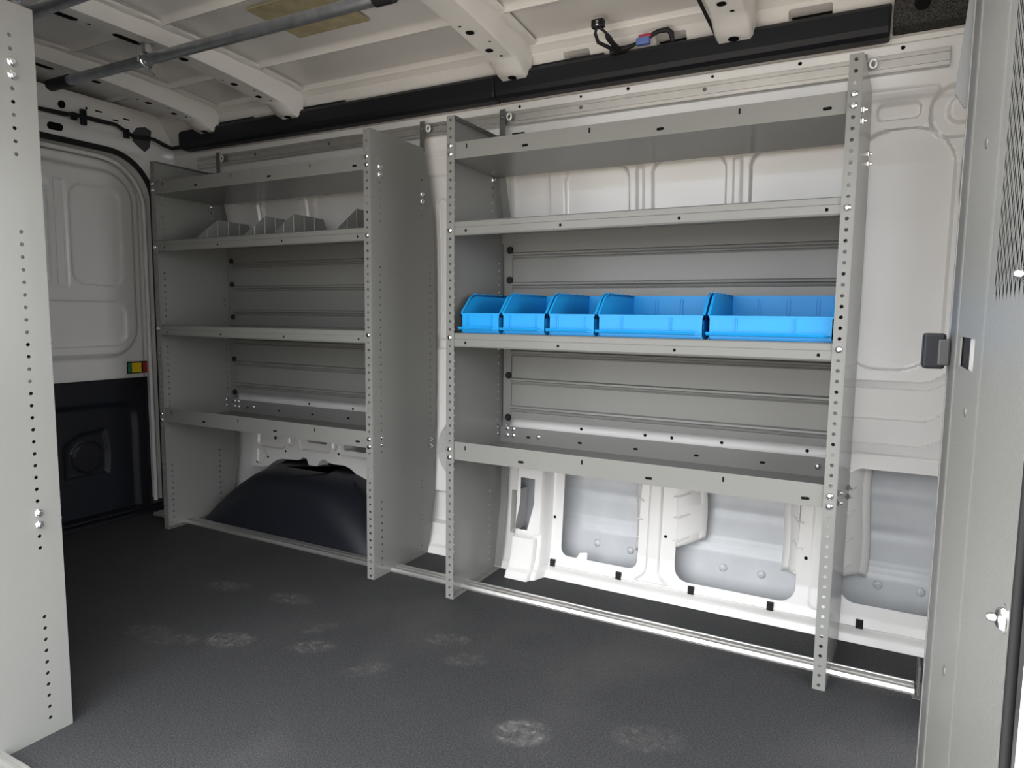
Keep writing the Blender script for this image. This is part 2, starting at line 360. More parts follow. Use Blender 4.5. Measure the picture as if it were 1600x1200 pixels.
def gusset(pts, z0, z1, zf, beads):
    """folded reinforcement at the edge of an opening: plan points (x, y), swaged with cross beads"""
    m = MB(); rows = 24; n = len(pts); vs = []
    for i in range(rows + 1):
        t = i / rows
        for k, (x, y) in enumerate(pts):
            zb = z0 + (zf - z0) * k / (n - 1); z = zb + (z1 - zb) * t
            vs.append((x + (.004 if 0 < k else 0) * math.sin(t * 6), y, z))
    m.add(vs, [(i * n + k, i * n + k + 1, (i + 1) * n + k + 1, (i + 1) * n + k) for i in range(rows) for k in range(n - 1)])
    g_ = m.build('gusset', WHITE, wl, smooth=40, solid=.0015, offset=0)
    (xa, ya), (xb, yb) = pts[0], pts[1]; sg = 1 if xb > xa else -1
    for z in beads:
        m = MB(); m.tube([(xa - sg * .012, ya - .003, z), (xa + sg * .004, ya + .001, z + .001), (xa + (xb - xa) * .55, ya + (yb - ya) * .55 - .001, z + .010)], [.0022, .0042, .003], 8); m.build('swage_bead', WHITE, g_, smooth=60)
    return g_
gusset([(.652, .381), (.712, .445), (.733, .447)], .170, .505, .192, (.190, .268, .338, .40))
gusset([(1.021, .384), (.990, .445), (.970, .447)], .140, .505, .130, (.150, .232, .310, .38))
gusset([(.526, .384), (.519, .430), (.500, .432)], .110, .505, .118, (.118, .180, .245, .31))
gusset([(1.140, .386), (1.188, .450), (1.208, .452)], .165, .490, .150, (.190, .268, .350, .42))
# ------------------------------------------------------------------ roof
def roof_z(y): return 1.822 - .035 * np.abs((y + .50) / .80) ** 3
R = Field(-1.80, 1.46, -1.36, .250, .01)
for y0, y1 in [(.045, .245), (-.145, .02), (-.335, -.17), (-.57, -.36), (-.80, -.60), (-1.02, -.83)]:
    for x0, x1 in [(-1.32, -.985), (-.835, .035), (.165, .73), (.87, 1.4)]:
        R.soft(lambda X, Y, a=(x0, x1, y0, y1): rbox(X, Y, *a, .03), .006, .014)
for yr in (.034, .262, -.157, -.347, -.585, -.815):
    R.soft(lambda X, Y, c=yr: np.abs(Y - c) - .008, -.011, .012)
ce = R.build('ceiling', [WHITE], lambda A, B, h: (A, B, roof_z(B) + h), flip=True)
tag(ce, 'ribbed white painted steel van roof seen from below', 'ceiling', kind='structure')
def bow(xc, hw):
    """hat-section roof bow swept across the van"""
    m = MB(); ys = list(np.linspace(-1.25, .268, 62)); n = 10
    def zb(y):
        t = abs(y + .50); z = 1.772 - .055 * (t / .72) ** 2.2
        return z - (.020 * min(1, max(0, (y - .165) / .05)) if y > .165 else 0)
    vs = []
    for y in ys:
        z = zb(y); zt = float(roof_z(y)) - .004; wob = .0035 * math.sin(y * 45)
        prof = [(-hw - .045, zt + .003), (-hw - .040 + wob, zt - .004), (-hw - .018 + wob, zt - .006), (-hw - .008, z + .010), (-hw, z), (hw, z), (hw + .008, z + .010), (hw + .018 + wob, zt - .006), (hw + .040 + wob, zt - .004), (hw + .045, zt + .003)]
        vs += [(xc + a, y, b) for a, b in prof]
    fs = [(i * n + k, i * n + k + 1, (i + 1) * n + k + 1, (i + 1) * n + k) for i in range(len(ys) - 1) for k in range(n - 1)]
    m.add(vs, fs); o = m.build('roof_bow', WHITE, ce, smooth=50)
    hs = MB()
    for y, w_, h_, dx in [(.236, .030, .026, 0), (.14, .012, .010, .012), (.10, .026, .022, -.008), (.055, .008, .008, .02), (-.01, .028, .024, -.01), (-.05, .01, .008, -.02),
                          (-.40, .03, .09, -hw * .6), (-.60, .03, .10, -hw * .6), (-.52, .012, .012, -hw * .5), (-.22, .03, .03, 0), (-.75, .03, .03, 0), (-.66, .012, .012, hw * .4), (-.64, .012, .012, hw * .4)]:
        hs.slot((xc + dx, y, zb(y) - .0012), (1, 0, 0), (0, 1, (zb(y + .01) - zb(y - .01)) / .02), w_, h_, n=12)
    hs.build('bow_holes', DARK, o)
    return o
for xc, hw in [(-1.405, .040), (-.910, .040), (.098, .042), (.795, .042)]: bow(xc, hw)
pz = float(roof_z(-.14))
pt = MB()
pt.add([(x, y, float(roof_z(y)) - d) for d in (.0015, .006) for x, y in [(-.515, -.30), (-.225, -.30), (-.225, -.085), (-.515, -.085)]],
       [(0, 1, 2, 3), (4, 7, 6, 5), (0, 4, 5, 1), (1, 5, 6, 2), (2, 6, 7, 3), (3, 7, 4, 0)])
tag(pt.build('damping_patch', FOAM, ce), 'beige damping patch stuck to the roof')

# ------------------------------------------------------------------ rear doors and frame
def door_outline(Y, Z):
    """opening for the rear doors (mirrored about the van centre line)"""
    return rbox(Y, Z, -.48 - .712, -.48 + .712, -.4, 1.612, .20)
D = Field(-1.36, .36, -.01, 1.80, .007)
D.soft(lambda Y, Z: rbox(Y, Z, -.25, .20, 1.615, 1.685, .03), -.010, .02)
D.hard(door_outline, lambda Y, Z, h: h * 0 - .075, None)
for s in (1,):
    D.soft(lambda Y, Z: np.maximum(door_outline(Y, Z) + .030, -9), .018, .02)
    D.soft(lambda Y, Z: rbox(Y, Z, -.42, .160, .72, 1.53, .13), .032, .030)
    D.soft(lambda Y, Z: rbox(Y, Z, -.118, .097, 1.032, 1.452, .055), -.012, .012)
    D.soft(lambda Y, Z: rbox(Y, Z, -.35, .098, .765, .962, .05), -.012, .012)
    D.soft(lambda Y, Z: rbox(Y, Z, -.178, -.140, 1.02, 1.46, .01), -.010, .008)
    D.soft(lambda Y, Z: rbox(Y, Z, -.40, -.205, 1.02, 1.46, .04), -.010, .010)
rd = D.build('door_1', [WHITE], lambda A, B, h: (-1.775 + h + .05 * smooth((B - 1.62) / .18) + .03 * smooth((A - .26) / .1), A, B), flip=False)
tag(rd, 'white painted rear cargo door with black lower trim', 'door', kind='structure')
def outline_pts(off, n=60):
    pts = []
    yc, r = -.48 + .712 - off, .20
    for k in range(14): pts.append((yc - .004 * 0, .0 + (1.612 - r) * k / 13 - .01))
    for k in range(1, 13):
        a = math.pi / 2 * k / 12; pts.append((yc - r + r * math.cos(a), 1.612 - off - r + r * math.sin(a)))
    pts += [(yc - r - .9 * k / 10, 1.612 - off) for k in range(1, 11)]
    return pts
m = MB(); m.tube([(-1.768, y, z) for y, z in outline_pts(.0)], .0125, 8); m.build('door_seal', RUBBER, rd, smooth=60)
m = MB(); m.tube([(-1.795, y, z) for y, z in outline_pts(.028)], .010, 8); m.build('door_edge_bead', WHITE, rd, smooth=60)
# black lower trim, a raised moulding with a speaker well
T = Field(-.50, .197, .012, .617, .006)
T.soft(lambda Y, Z: rbox(Y, Z, -.60, .180, -.1, .602, .04), .026, .022)
T.soft(lambda Y, Z: rbox(Y, Z, -.55, .115, -.1, .505, .07), -.016, .03)
T.soft(lambda Y, Z: poly_sdf(Y, Z, [(-.19, .205), (-.19, .345), (-.13, .385), (-.02, .395), (-.005, .30), (-.012, .205)]), -.012, .016)
T.soft(lambda Y, Z: np.hypot(Y + .095, Z - .285) - .066, .012, .008)
tr = T.build('trim_panel', [BLACKG], lambda A, B, h: (-1.812 + h, A, B), flip=False, parent=rd)
tag(tr, 'black moulded lower trim panel')
m = MB()
for i in range(-9, 10):
    for j in range(-9, 10):
        yy, zz = i * .0066, j * .0066 + (i % 2) * .0033
        if math.hypot(yy, zz) < .060: m.dome((-1.8025, -.095 + yy, .285 + zz), (1, 0, 0), .0019, .0012, 6)
m.build('speaker_grille', RUBBER, rd)
m = MB(); m.box(-1.812, -1.806, .100, .196, .636, .690); lab = m.build('safety_label', DARK, rd, bevel=.002)
for nm, a, b_, mt in [('green_field', .102, .119, GRN), ('yellow_field', .121, .166, YEL), ('red_field', .174, .193, RED)]:
    m = MB(); m.box(-1.806, -1.8045, a, b_, .641, .685); m.build(nm, mt, lab)
m = MB(); m.box(-1.8045, -1.800, .128, .158, .652, .676); m.build('release_tab', YEL, lab, bevel=.002)
m = MB(); m.box(-1.90, -1.70, -1.34, .30, .0, .016); m.box(-1.90, -1.735, -1.34, .30, .016, .026)
tag(m.build('trim_1', BLACKG, bevel=.004), 'black ribbed scuff strip across the rear door sill', 'sill', kind='structure')
# details on the header over the doors
for y, z, w_, h_ in [(-.165, 1.742, .030, .030), (-.172, 1.660, .062, .030), (-.02, 1.752, .030, .006), (.055, 1.735, .026, .006), (.10, 1.75, .03, .006), (-.07, 1.752, .010, .010), (.02, 1.715, .008, .008)]:
    m = MB(); xx = -1.775 + .05 * float(smooth(np.array((z - 1.62) / .18)))
    xx += -.010 * (1 if z < 1.68 and y < .1 else 0)
    m.slot((xx + .0022, y, z), (0, 1, 0), (.30 if z > 1.64 else 0, 0, 1), w_, h_, n=14); m.build('header_hole', DARK, rd)
m = MB(); pl = [(.135, 1.700), (.150, 1.728), (.185, 1.738), (.215, 1.728), (.222, 1.660), (.205, 1.640), (.150, 1.672)]
xs = [-1.775 + .05 * float(smooth(np.array((z - 1.62) / .18))) + .03 * float(smooth(np.array((y - .26) / .1))) for y, z in pl]
m.add([(x + .008, y, z) for x, (y, z) in zip(xs, pl)] + [(x - .004, y, z) for x, (y, z) in zip(xs, pl)], [tuple(range(7)), tuple(range(13, 6, -1))] + [(i, (i + 1) % 7, 7 + (i + 1) % 7, 7 + i) for i in range(7)])
m.build('grommet_plate', mat('dark_grey_plate', (.05, .05, .055), .5), rd)
hp = [(-1.725, -.60, 1.690), (-1.722, -.36, 1.695), (-1.718, -.26, 1.700), (-1.717, -.166, 1.703), (-1.716, -.104, 1.711), (-1.717, -.04, 1.710), (-1.716, .041, 1.712), (-1.718, .085, 1.695), (-1.722, .125, 1.680), (-1.724, .17, 1.688), (-1.718, .216, 1.690),
      (-1.70, .250, 1.672), (-1.68, .275, 1.660), (-1.63, .282, 1.662), (-1.585, .285, 1.668)]
hn = empty('wiring_harness', (-1.72, -.1, 1.70)); tag(hn, 'black taped wiring harness clipped along the header over the rear doors', 'cable')
def rel(pts, o): return [tuple(Vector(p) - o.location) for p in pts]
m = MB(); m.tube(rel(hp, hn), [.0075 + .0018 * (i % 2) for i in range(len(hp))], 8); m.build('cable_sleeve', RUBBER, hn, smooth=60)
for y, z, dz in [(-.092, 1.712, .035), (.088, 1.688, .022), (-.13, 1.705, .016)]:
    m = MB(); m.box(-.006, .010, y + .1 - .011, y + .1 + .011, z - 1.70 - dz, z - 1.70 + dz * .8); m.build('cable_clip', BLACKP, hn, bevel=.003)

# ------------------------------------------------------------------ near side of the van (around the sliding-door opening) and bulkhead
m = MB(); m.box(-1.90, -.42, -1.42, -1.36, -.30, 1.86); m.box(-.42, 1.46, -1.42, -1.36, 1.60, 1.86); m.box(-.42, 1.46, -1.42, -1.345, -.40, -.02)
tag(m.build('wall_right', WHITE), 'white van side around the open sliding-door bay', 'wall', kind='structure')
m = MB()
m.add([(1.270, -1.346, -.40), (1.270, -1.346, 1.86), (1.256, -1.40, 1.86), (1.256, -1.40, -.40), (1.46, -1.338, -.40), (1.46, -1.338, 1.86), (1.46, -1.46, 1.86), (1.46, -1.46, -.40), (1.275, -1.46, -.4), (1.275, -1.46, 1.86)],
      [(0, 1, 2, 3), (3, 2, 9, 8), (8, 9, 6, 7), (0, 4, 5, 1), (4, 7, 6, 5)])
tag(m.build('wall_pillar', WHITE, bevel=.012), 'white door pillar at the front of the side opening', 'pillar', kind='structure')
m = MB(); m.tube([(1.2625, -1.337 - .010 * smooth((.8 - z) / .25), z) for z in np.linspace(-.1, 1.7, 40)], .0028, 10); m.build('door_seal', RUBBER, bpy.data.objects['wall_pillar'], smooth=60)
# outer shell keeps the daylight out everywhere but the doorway
m = MB(); m.box(-1.95, 1.50, -1.42, .62, 1.865, 1.90); m.box(-1.95, 1.50, .56, .62, -.30, 1.87); m.box(-1.95, -1.90, -1.42, .62, -.30, 1.87); m.box(-1.90, 1.46, -1.34, .56, -.10, -.04)
tag(m.build('wall_outer', WHITE), 'outer body shell of the white van', 'wall', kind='structure')
m = MB(); m.box(1.42, 1.435, -.06, .56, -.03, 1.86); m.box(1.42, 1.435, -1.334, -.86, -.03, 1.86); m.box(1.42, 1.435, -.86, -.06, 1.66, 1.86)
m.box(1.30, 1.42, -1.334, -1.328, -.03, 1.80)
tag(m.build('wall_front', GREYL), 'grey bulkhead with its doorway open to the cab', 'wall', kind='structure')

# cab beyond the open bulkhead doorway: roof, floor, waist-high doors and dashboard; daylight comes in over them through the windows
m = MB(); m.box(1.435, 2.55, -1.42, .62, 1.80, 1.90); m.box(1.435, 2.75, -1.42, .62, -.30, -.20); m.box(1.52, 2.75, -1.42, -1.36, -.30, .62); m.box(1.435, 2.75, .56, .62, -.30, .62)
m.box(2.35, 2.75, -1.36, .56, -.20, .58); m.box(1.435, 1.52, -1.46, -1.40, -.3, 1.86); m.box(1.435, 1.52, .56, .62, -.3, 1.86)
tag(m.build('wall_cab', mat('cab_grey_trim', (.12, .12, .12), .7)), 'driver cab beyond the bulkhead doorway', 'cab', kind='structure')
bp_ = empty('bulkhead_wing', (1.26, -1.08, 0)); tag(bp_, 'light grey bulkhead wing panel with perforated grille beside the door opening', 'partition')
X0, Y0 = 1.26, -1.08
def BX(p): return [(x - X0, y - Y0) for x, y in p]
m = MB()
m.extrude_z(BX([(1.270, -.848), (1.2635, -.848), (1.2622, -.850), (1.2622, -.855), (1.270, -.857)]), 0, 1.80)
m.build('edge_lip', GREYL, bp_, bevel=.001)
m = MB(); m.extrude_z(BX([(1.276, -.857), (1.2630, -.857), (1.2630, -.925), (1.276, -.925)]), 0, 1.80); m.build('edge_groove', mat('groove_grey', (.10, .10, .098), .45), bp_)
m = MB(); m.extrude_z(BX([(1.270, -.924), (1.263, -.924), (1.2615, -.928), (1.2615, -.940), (1.263, -.944), (1.270, -.944)]), 0, 1.80); m.build('edge_bead', GREYL, bp_, bevel=.002)
# main sheet with a punched slot and a perforated window
def perf(us, vs, holes, mp, mb, mi=0):
    for i in range(len(us) - 1):
        for j in range(len(vs) - 1):
            u0, u1, v0, v1 = us[i], us[i + 1], vs[j], vs[j + 1]
            c = [(u0, v0), (u1, v0), (u1, v1), (u0, v1)]
            r = holes(i, j)
            if r is None: mb.add([mp(*q) for q in c], [(0, 1, 2, 3)], mi); continue
            if not isinstance(r, tuple) and r < 0: continue
            ru, rv = (r, r) if not isinstance(r, tuple) else r
            uc, vc = (u0 + u1) / 2, (v0 + v1) / 2
            o = [(uc + ru * math.cos(math.radians(22.5 + 45 * k)), vc + rv * math.sin(math.radians(22.5 + 45 * k))) for k in range(8)]
            # corners: 0(-,-) 1(+,-) 2(+,+) 3(-,+)
            fs = [(1, 2, 4 + 0, 4 + 7), (2, 3, 4 + 2, 4 + 1), (3, 0, 4 + 4, 4 + 3), (0, 1, 4 + 6, 4 + 5), (2, 4 + 1, 4 + 0), (3, 4 + 3, 4 + 2), (0, 4 + 5, 4 + 4), (1, 4 + 7, 4 + 6)]
            mb.add([mp(*q) for q in c + o], fs, mi)
def wx(y): return (1.262 if y > -1.098 else 1.254) - X0
m = MB(); q_ = BX([(1.264, 0), (1.2535, 0), (1.2625, 0), (1.272, 0), (1.272, 0)]); zz_ = [1.172, 1.190, 1.32, 1.32, 1.172]
m.add([(x, y_ - Y0, z) for y_ in (-.802, -.799) for (x, _), z in zip(q_, zz_)], [(4, 3, 2, 1, 0), (5, 6, 7, 8, 9)] + [(k, (k + 1) % 5, 5 + (k + 1) % 5, 5 + k) for k in range(5)])
m.build('corner_gusset', BRKT, bp_)
m = MB()
us = [-.944, -.972, -1.080, -1.120]; vs = [0, .878, .907, 1.80]
perf(us, vs, lambda i, j: -1 if (i == 1 and j == 1) else None, lambda u, v: (1.2630 - X0, u - Y0, v), m)
prof_ = [(1.2630, -1.120), (1.2618, -1.126), (1.2606, -1.132), (1.2606, -1.142), (1.2614, -1.148), (1.2610, -1.172)]
for (xa, ya), (xb, yb) in zip(prof_, prof_[1:]): m.add([(xa - X0, ya - Y0, 0), (xb - X0, yb - Y0, 0), (xb - X0, yb - Y0, 1.8), (xa - X0, ya - Y0, 1.8)], [(0, 1, 2, 3)])
m.add([(1.261 - X0, y - Y0, z) for y, z in [(-1.172, 0), (-1.332, 0), (-1.332, .930), (-1.172, .930)]], [(0, 1, 2, 3)])
m.build('panel_sheet', GREYL, bp_, weld=True, solid=.0015, offset=0)
m = MB(); nu = 22; pu = .16 / nu; pv = .0165
for i in range(nu):
    sh = (i % 2) * pv / 2; vs = [.930] + [.936 + sh + pv * k for k in range(53)]
    perf([-1.172 - pu * i, -1.172 - pu * (i + 1)], vs, lambda a_, j: (.0024, .0056) if 0 < i < nu - 1 and j else None, lambda u, v: (1.261 - X0, u - Y0, v), m)
m.build('perforated_grille', GREYL, bp_, weld=True, solid=.0015, offset=0)
m = MB(); m.box(1.2655 - X0, 1.277 - X0, -1.030 - Y0, -.965 - Y0, .872, .913); m.build('latch_pocket', RUBBER, bp_)
m = MB(); m.box(1.2645 - X0, 1.268 - X0, -1.085 - Y0, -1.030 - Y0, .872, .913); m.build('latch_slide', WHITE, bp_)
lt = MB(); lt.box(1.236 - X0, 1.258 - X0, -.880 - Y0, -.850 - Y0, .868, .908); lo = lt.build('latch', BLACKP, bp_, bevel=.003)
lt = MB(); lt.box(1.250 - X0, 1.262 - X0, -.884 - Y0, -.880 - Y0, .872, .902); lt.build('latch_plate', mat('latch_grey', (.03, .03, .032), .4), lo, bevel=.002)
scr = MB(); scr.dome((0, 0, 0), (-1, 0, 0), .0052, .002, 12); scr.slot((-.0021, 0, 0), (0, 1, 0), (0, 0, 1), .004, .004, 0, 6); sme = None
for z in (1.076, .841, .596, .35, 1.35):
    if sme is None: o = scr.build('screw', BRKT, bp_, smooth=50); sme = o.data; o.location = (1.2628 - X0, -1.053 - Y0, z)
    else: mesh_part('screw', sme, None, bp_, (1.2628 - X0, -1.053 - Y0, z))
nut = MB(); nut.dome((0, 0, 0), (-1, 0, 0), .0070, .0055, 6); nut.tube([(-.004, 0, 0), (-.0075, 0, 0), (-.009, 0, 0)], [.0026, .0026, .0016], 8); nut.tube([(0, 0, 0), (-.0012, 0, 0)], .0085, 12); nme = None
for y, z in [(-1.314, .949), (-1.322, .755)]:
    if nme is None: o = nut.build('stud_nut', ZINC, bp_, smooth=40); nme = o.data; o.location = (1.2605 - X0, y - Y0, z)
    else: mesh_part('stud_nut', nme, None, bp_, (1.2605 - X0, y - Y0, z))
for z, y0_, y1_ in [(.842, -1.23, -1.29), (.905, -1.19, -1.28), (.873, -1.19, -1.27)]:
    m = MB(); m.tube([(1.2612 - X0, y0_ - Y0, z), (1.2612 - X0, (y0_ + y1_) / 2 - Y0, z + .001), (1.2612 - X0, y1_ - Y0, z)], [.0006, .0012, .0006], 8); m.build('pressed_bead', GREYL, bp_, smooth=60)
m = MB(); m.box(1.320, 1.345, .07, .16, 0, .002); m.box(1.330, 1.336, .085, .145, .002, .075)
tag(m.build('floor_bracket', BRKT, bevel=.001), 'small grey angle bracket closing the front end of the floor track', 'bracket')

# ------------------------------------------------------------------ tracks
ft = empty('floor_track', (0, .115, 0)); tag(ft, 'aluminium floor track running under the shelf feet', 'track')
m = MB(); prof = [(-.025, 0), (-.025, .005), (-.020, .013), (-.012, .014), (-.011, .008), (-.004, .008), (-.003, .014), (.005, .016), (.010, .016), (.012, .011), (.016, .011), (.018, .014), (.023, .014), (.025, .010), (.025, 0)]
m.extrude_x(prof, -1.650, 1.326); m.build('extrusion', ALU, ft)
ns = empty('floor_track', (0, -1.137, 0)); tag(ns, 'aluminium floor track at the foot of the near end panel', 'track')
m = MB(); m.extrude_x(prof, -1.60, -.250); m.build('extrusion', ALU, ns)
wt = empty('wall_track', (0, .325, 1.595)); tag(wt, 'long slotted aluminium rail bolted along the upper wall', 'track')
m = MB(); prof = [(.022, -.0235), (.004, -.0235), (.002, -.022), (.002, -.013), (.0045, -.0125), (.0045, -.0115), (.000, -.011), (.000, .010), (.0045, .0105), (.0045, .0115), (.002, .012), (.002, .022), (.004, .0235), (.022, .0235)]
m.extrude_x(prof, -1.58, 1.316); m.build('extrusion', ALU, wt)
rb = MB(); rb.dome((0, 0, 0), (0, -1, 0), .006, .003, 10); rme = None
for x in (-.78, .305, .70, -1.2):
    if rme is None: o = rb.build('rivet', BRKT, wt, smooth=50); rme = o.data; o.location = (x, 0, .002)
    else: mesh_part('rivet', rme, None, wt, (x, 0, .002))

# ------------------------------------------------------------------ overhead black cover, pillar felt, loose plug
oc = empty('wiring_cover', (-.2, .28, 1.68)); tag(oc, 'long black plastic wiring cover under the roof edge', 'cover')
m = MB(); prof = [(.008, .048), (-.010, .046), (-.022, .040), (-.030, .030), (-.030, -.016), (-.024, -.030), (-.010, -.038), (.030, -.040)]
m.extrude_x(prof, -1.40, .22); m.build('cover_section', BLACKP, oc, bevel=.006)
m = MB(); m.extrude_x([(y, z + .0015) for y, z in prof], .2205, 1.378); m.build('cover_section', BLACKP, oc, bevel=.006)
for x0, x1 in [(-1.25, -.95), (-.80, -.45), (.30, .60)]: m = MB(); m.box(x0, x1, -.008, .006, .045, .056); m.build('cover_flange', BLACKP, oc, bevel=.004)
pf = MB(); pf.extrude_x([(.04, .06), (-.028, .052), (-.030, .02), (-.026, -.002), (-.014, -.026), (.03, -.034)], 0, .235); o = pf.build('pillar_trim', FELT, None, bevel=.006); o.location = (1.183, .28, 1.69)
tag(o, 'dark speckled felt trim at the front end of the black cover', 'trim')
m = MB(); m.slot((.062, -.0315, .016), (1, 0, 0), (0, 0, 1), .036, .036, n=16); m.build('finger_hole', DARK, o)
cp = empty('loose_connector', (.45, .27, 1.735)); tag(cp, 'loose black cable with red and blue plugs lying on the black cover', 'cable')
def rl(pts): return [(x - .45, y - .27, z - 1.735) for x, y, z in pts]
m = MB(); m.tube(rl([(.455, .245, 1.722), (.440, .215, 1.722), (.418, .175, 1.728), (.414, .16, 1.748), (.420, .155, 1.762)]), [.007, .006, .0055, .005, .004], 8); m.build('cable_loop', RUBBER, cp, smooth=60)
m = MB(); m.tube(rl([(.428, .155, 1.762), (.444, .165, 1.748), (.448, .18, 1.738), (.452, .205, 1.730), (.460, .24, 1.722)]), [.004, .004, .009, .0075, .008], 8); m.build('cable_loop', RUBBER, cp, smooth=60)
m = MB(); m.tube(rl([(.43, .25, 1.724), (.48, .248, 1.726), (.515, .235, 1.728), (.545, .232, 1.738), (.580, .236, 1.752), (.606, .24, 1.754), (.618, .242, 1.742), (.620, .25, 1.722)]), [.012, .008, .005, .006, .0065, .008, .008, .006], 8); m.build('cable_lead', RUBBER, cp, smooth=60)
m = MB(); m.box(-.046, -.008, -.122, -.100, .026, .050); m.build('black_plug', BLACKP, cp, bevel=.004)
m = MB(); m.box(-.030, -.022, -.124, -.121, .030, .044); m.build('plug_latch', ZINC, cp, bevel=.001)
m = MB(); m.box(.068, .108, -.050, -.030, -.016, .004); m.build('blue_plug', CONB, cp, bevel=.003)
m = MB(); m.box(.074, .112, -.046, -.026, .003, .014); m.build('red_plug', CONR, cp, bevel=.003)
m = MB(); m.tube([(.705, .10, 1.80), (.712, .16, 1.785), (.722, .21, 1.762), (.735, .245, 1.735), (.74, .262, 1.722)], .005, 8)
tag(m.build('roof_cable', RUBBER, None, smooth=60), 'thin black cable hanging down beside the front roof bow', 'cable')

# ------------------------------------------------------------------ ceiling pipes
def pipe(x0, x1, y, z, label, hangers):
    e = empty('conduit_pipe', ((x0 + x1) / 2, y, z)); tag(e, label, 'pipe', 'galvanised pipes under the roof'); cx = (x0 + x1) / 2
    m = MB(); m.tube([(x0 - cx, 0, 0), (x1 - cx, 0, 0)], .0165, 20); m.build('tube', GALV, e, smooth=50)
    for a, b_ in [(x0, x0 + .11), (x1 - .02, x1 + .03)]:
        m = MB(); m.tube([(a - .012 - cx, 0, 0), (a - .004 - cx, 0, 0), (b_ - cx, 0, 0)], [.015, .0195, .0195], 18); m.build('end_cap', RUBBER, e, smooth=50)
    for hx in hangers:
        q = hx - cx
        m = MB(); m.box(q - .004, q + .014, -.010, .010, .020, .052); m.box(q - .012, q + .022, -.014, .014, .048, .052)
        m.tube([(q + .004, -.021, -.006), (q + .004, -.014, -.018), (q + .004, 0, -.022), (q + .004, .014, -.018), (q + .004, .021, -.006), (q + .004, .016, .016), (q + .004, .006, .024)], .003, 6)
        m.tube([(q - .008, -.022, -.010), (q - .004, -.022, .012), (q - .008, -.018, .022)], .0028, 6)
        h = m.build('hanger_clamp', ZINC, e, smooth=40)
        m = MB(); m.tube([(q + .010, 0, -.020), (q + .020, -.005, -.034), (q + .050, -.010, -.054)], [.005, .004, .0025], 8); m.build('wing_screw', ZINC, h, smooth=50)
    return e
pipe(-1.386, .072, -.388, 1.70, 'galvanised pipe under the roof nearer the shelves, black cap on its end', [-.862])
pipe(-1.386, .30, -.735, 1.70, 'galvanised pipe under the roof above the near end panel', [-.905])

# ------------------------------------------------------------------ wheel arch cover
WA = empty('wheel_arch_cover', (-.93, .30, 0)); tag(WA, 'black moulded wheel arch cover under the rear shelf unit', 'cover')
levels = [(0.0, -1.432, -.395, .140), (.012, -1.430, -.400, .142), (.055, -1.392, -.440, .149), (.105, -1.345, -.490, .158), (.160, -1.282, -.550, .172), (.205, -1.222, -.610, .190), (.230, -1.178, -.655, .208), (.244, -1.135, -.70, .230), (.252, -1.085, -.76, .262), (.254, -1.03, -.82, .31)]
m = MB(); nn = 40; vs = []
for z, xa, xb, yf in levels:
    yb = .425; rr = .10 + .06 * z / .3
    P = []
    # path: back-left -> front-left corner -> front-right corner -> back-right
    for k in range(10): P.append((xa, yb + (yf + rr - yb) * k / 9))
    for k in range(1, 10): a = math.pi / 2 * k / 9; P.append((xa + rr * 1.5 * (1 - math.cos(a)), yf + rr * (1 - math.sin(a))))
    for k in range(1, 12): P.append((xa + rr * 1.5 + (xb - xa - 3 * rr) * k / 12, yf))
    for k in range(0, 10): a = math.pi / 2 * k / 9; P.append((xb - rr * 1.5 * (1 - math.sin(a)), yf + rr * (1 - math.cos(a))))
    for k in range(1, 10): P.append((xb, yf + rr + (yb - yf - rr) * k / 9))
    n = len(P); vs += [(x + .93, y - .30, z) for x, y in P]
fs = [(i * n + k, i * n + k + 1, (i + 1) * n + k + 1, (i + 1) * n + k) for i in range(len(levels) - 1) for k in range(n - 1)]
fs.append(tuple(range((len(levels) - 1) * n, len(levels) * n)))
m.add(vs, fs); m.build('cover_shell', BLACKG, WA, smooth=60)
m = MB(); m.tube([(-.66 + .93, .315 - .30, .232), (-.60 + .93, .30 - .30, .195), (-.565 + .93, .29 - .30, .165)], [.006, .010, .010], 8); m.build('fixing_lug', BLACKP, WA, smooth=60)

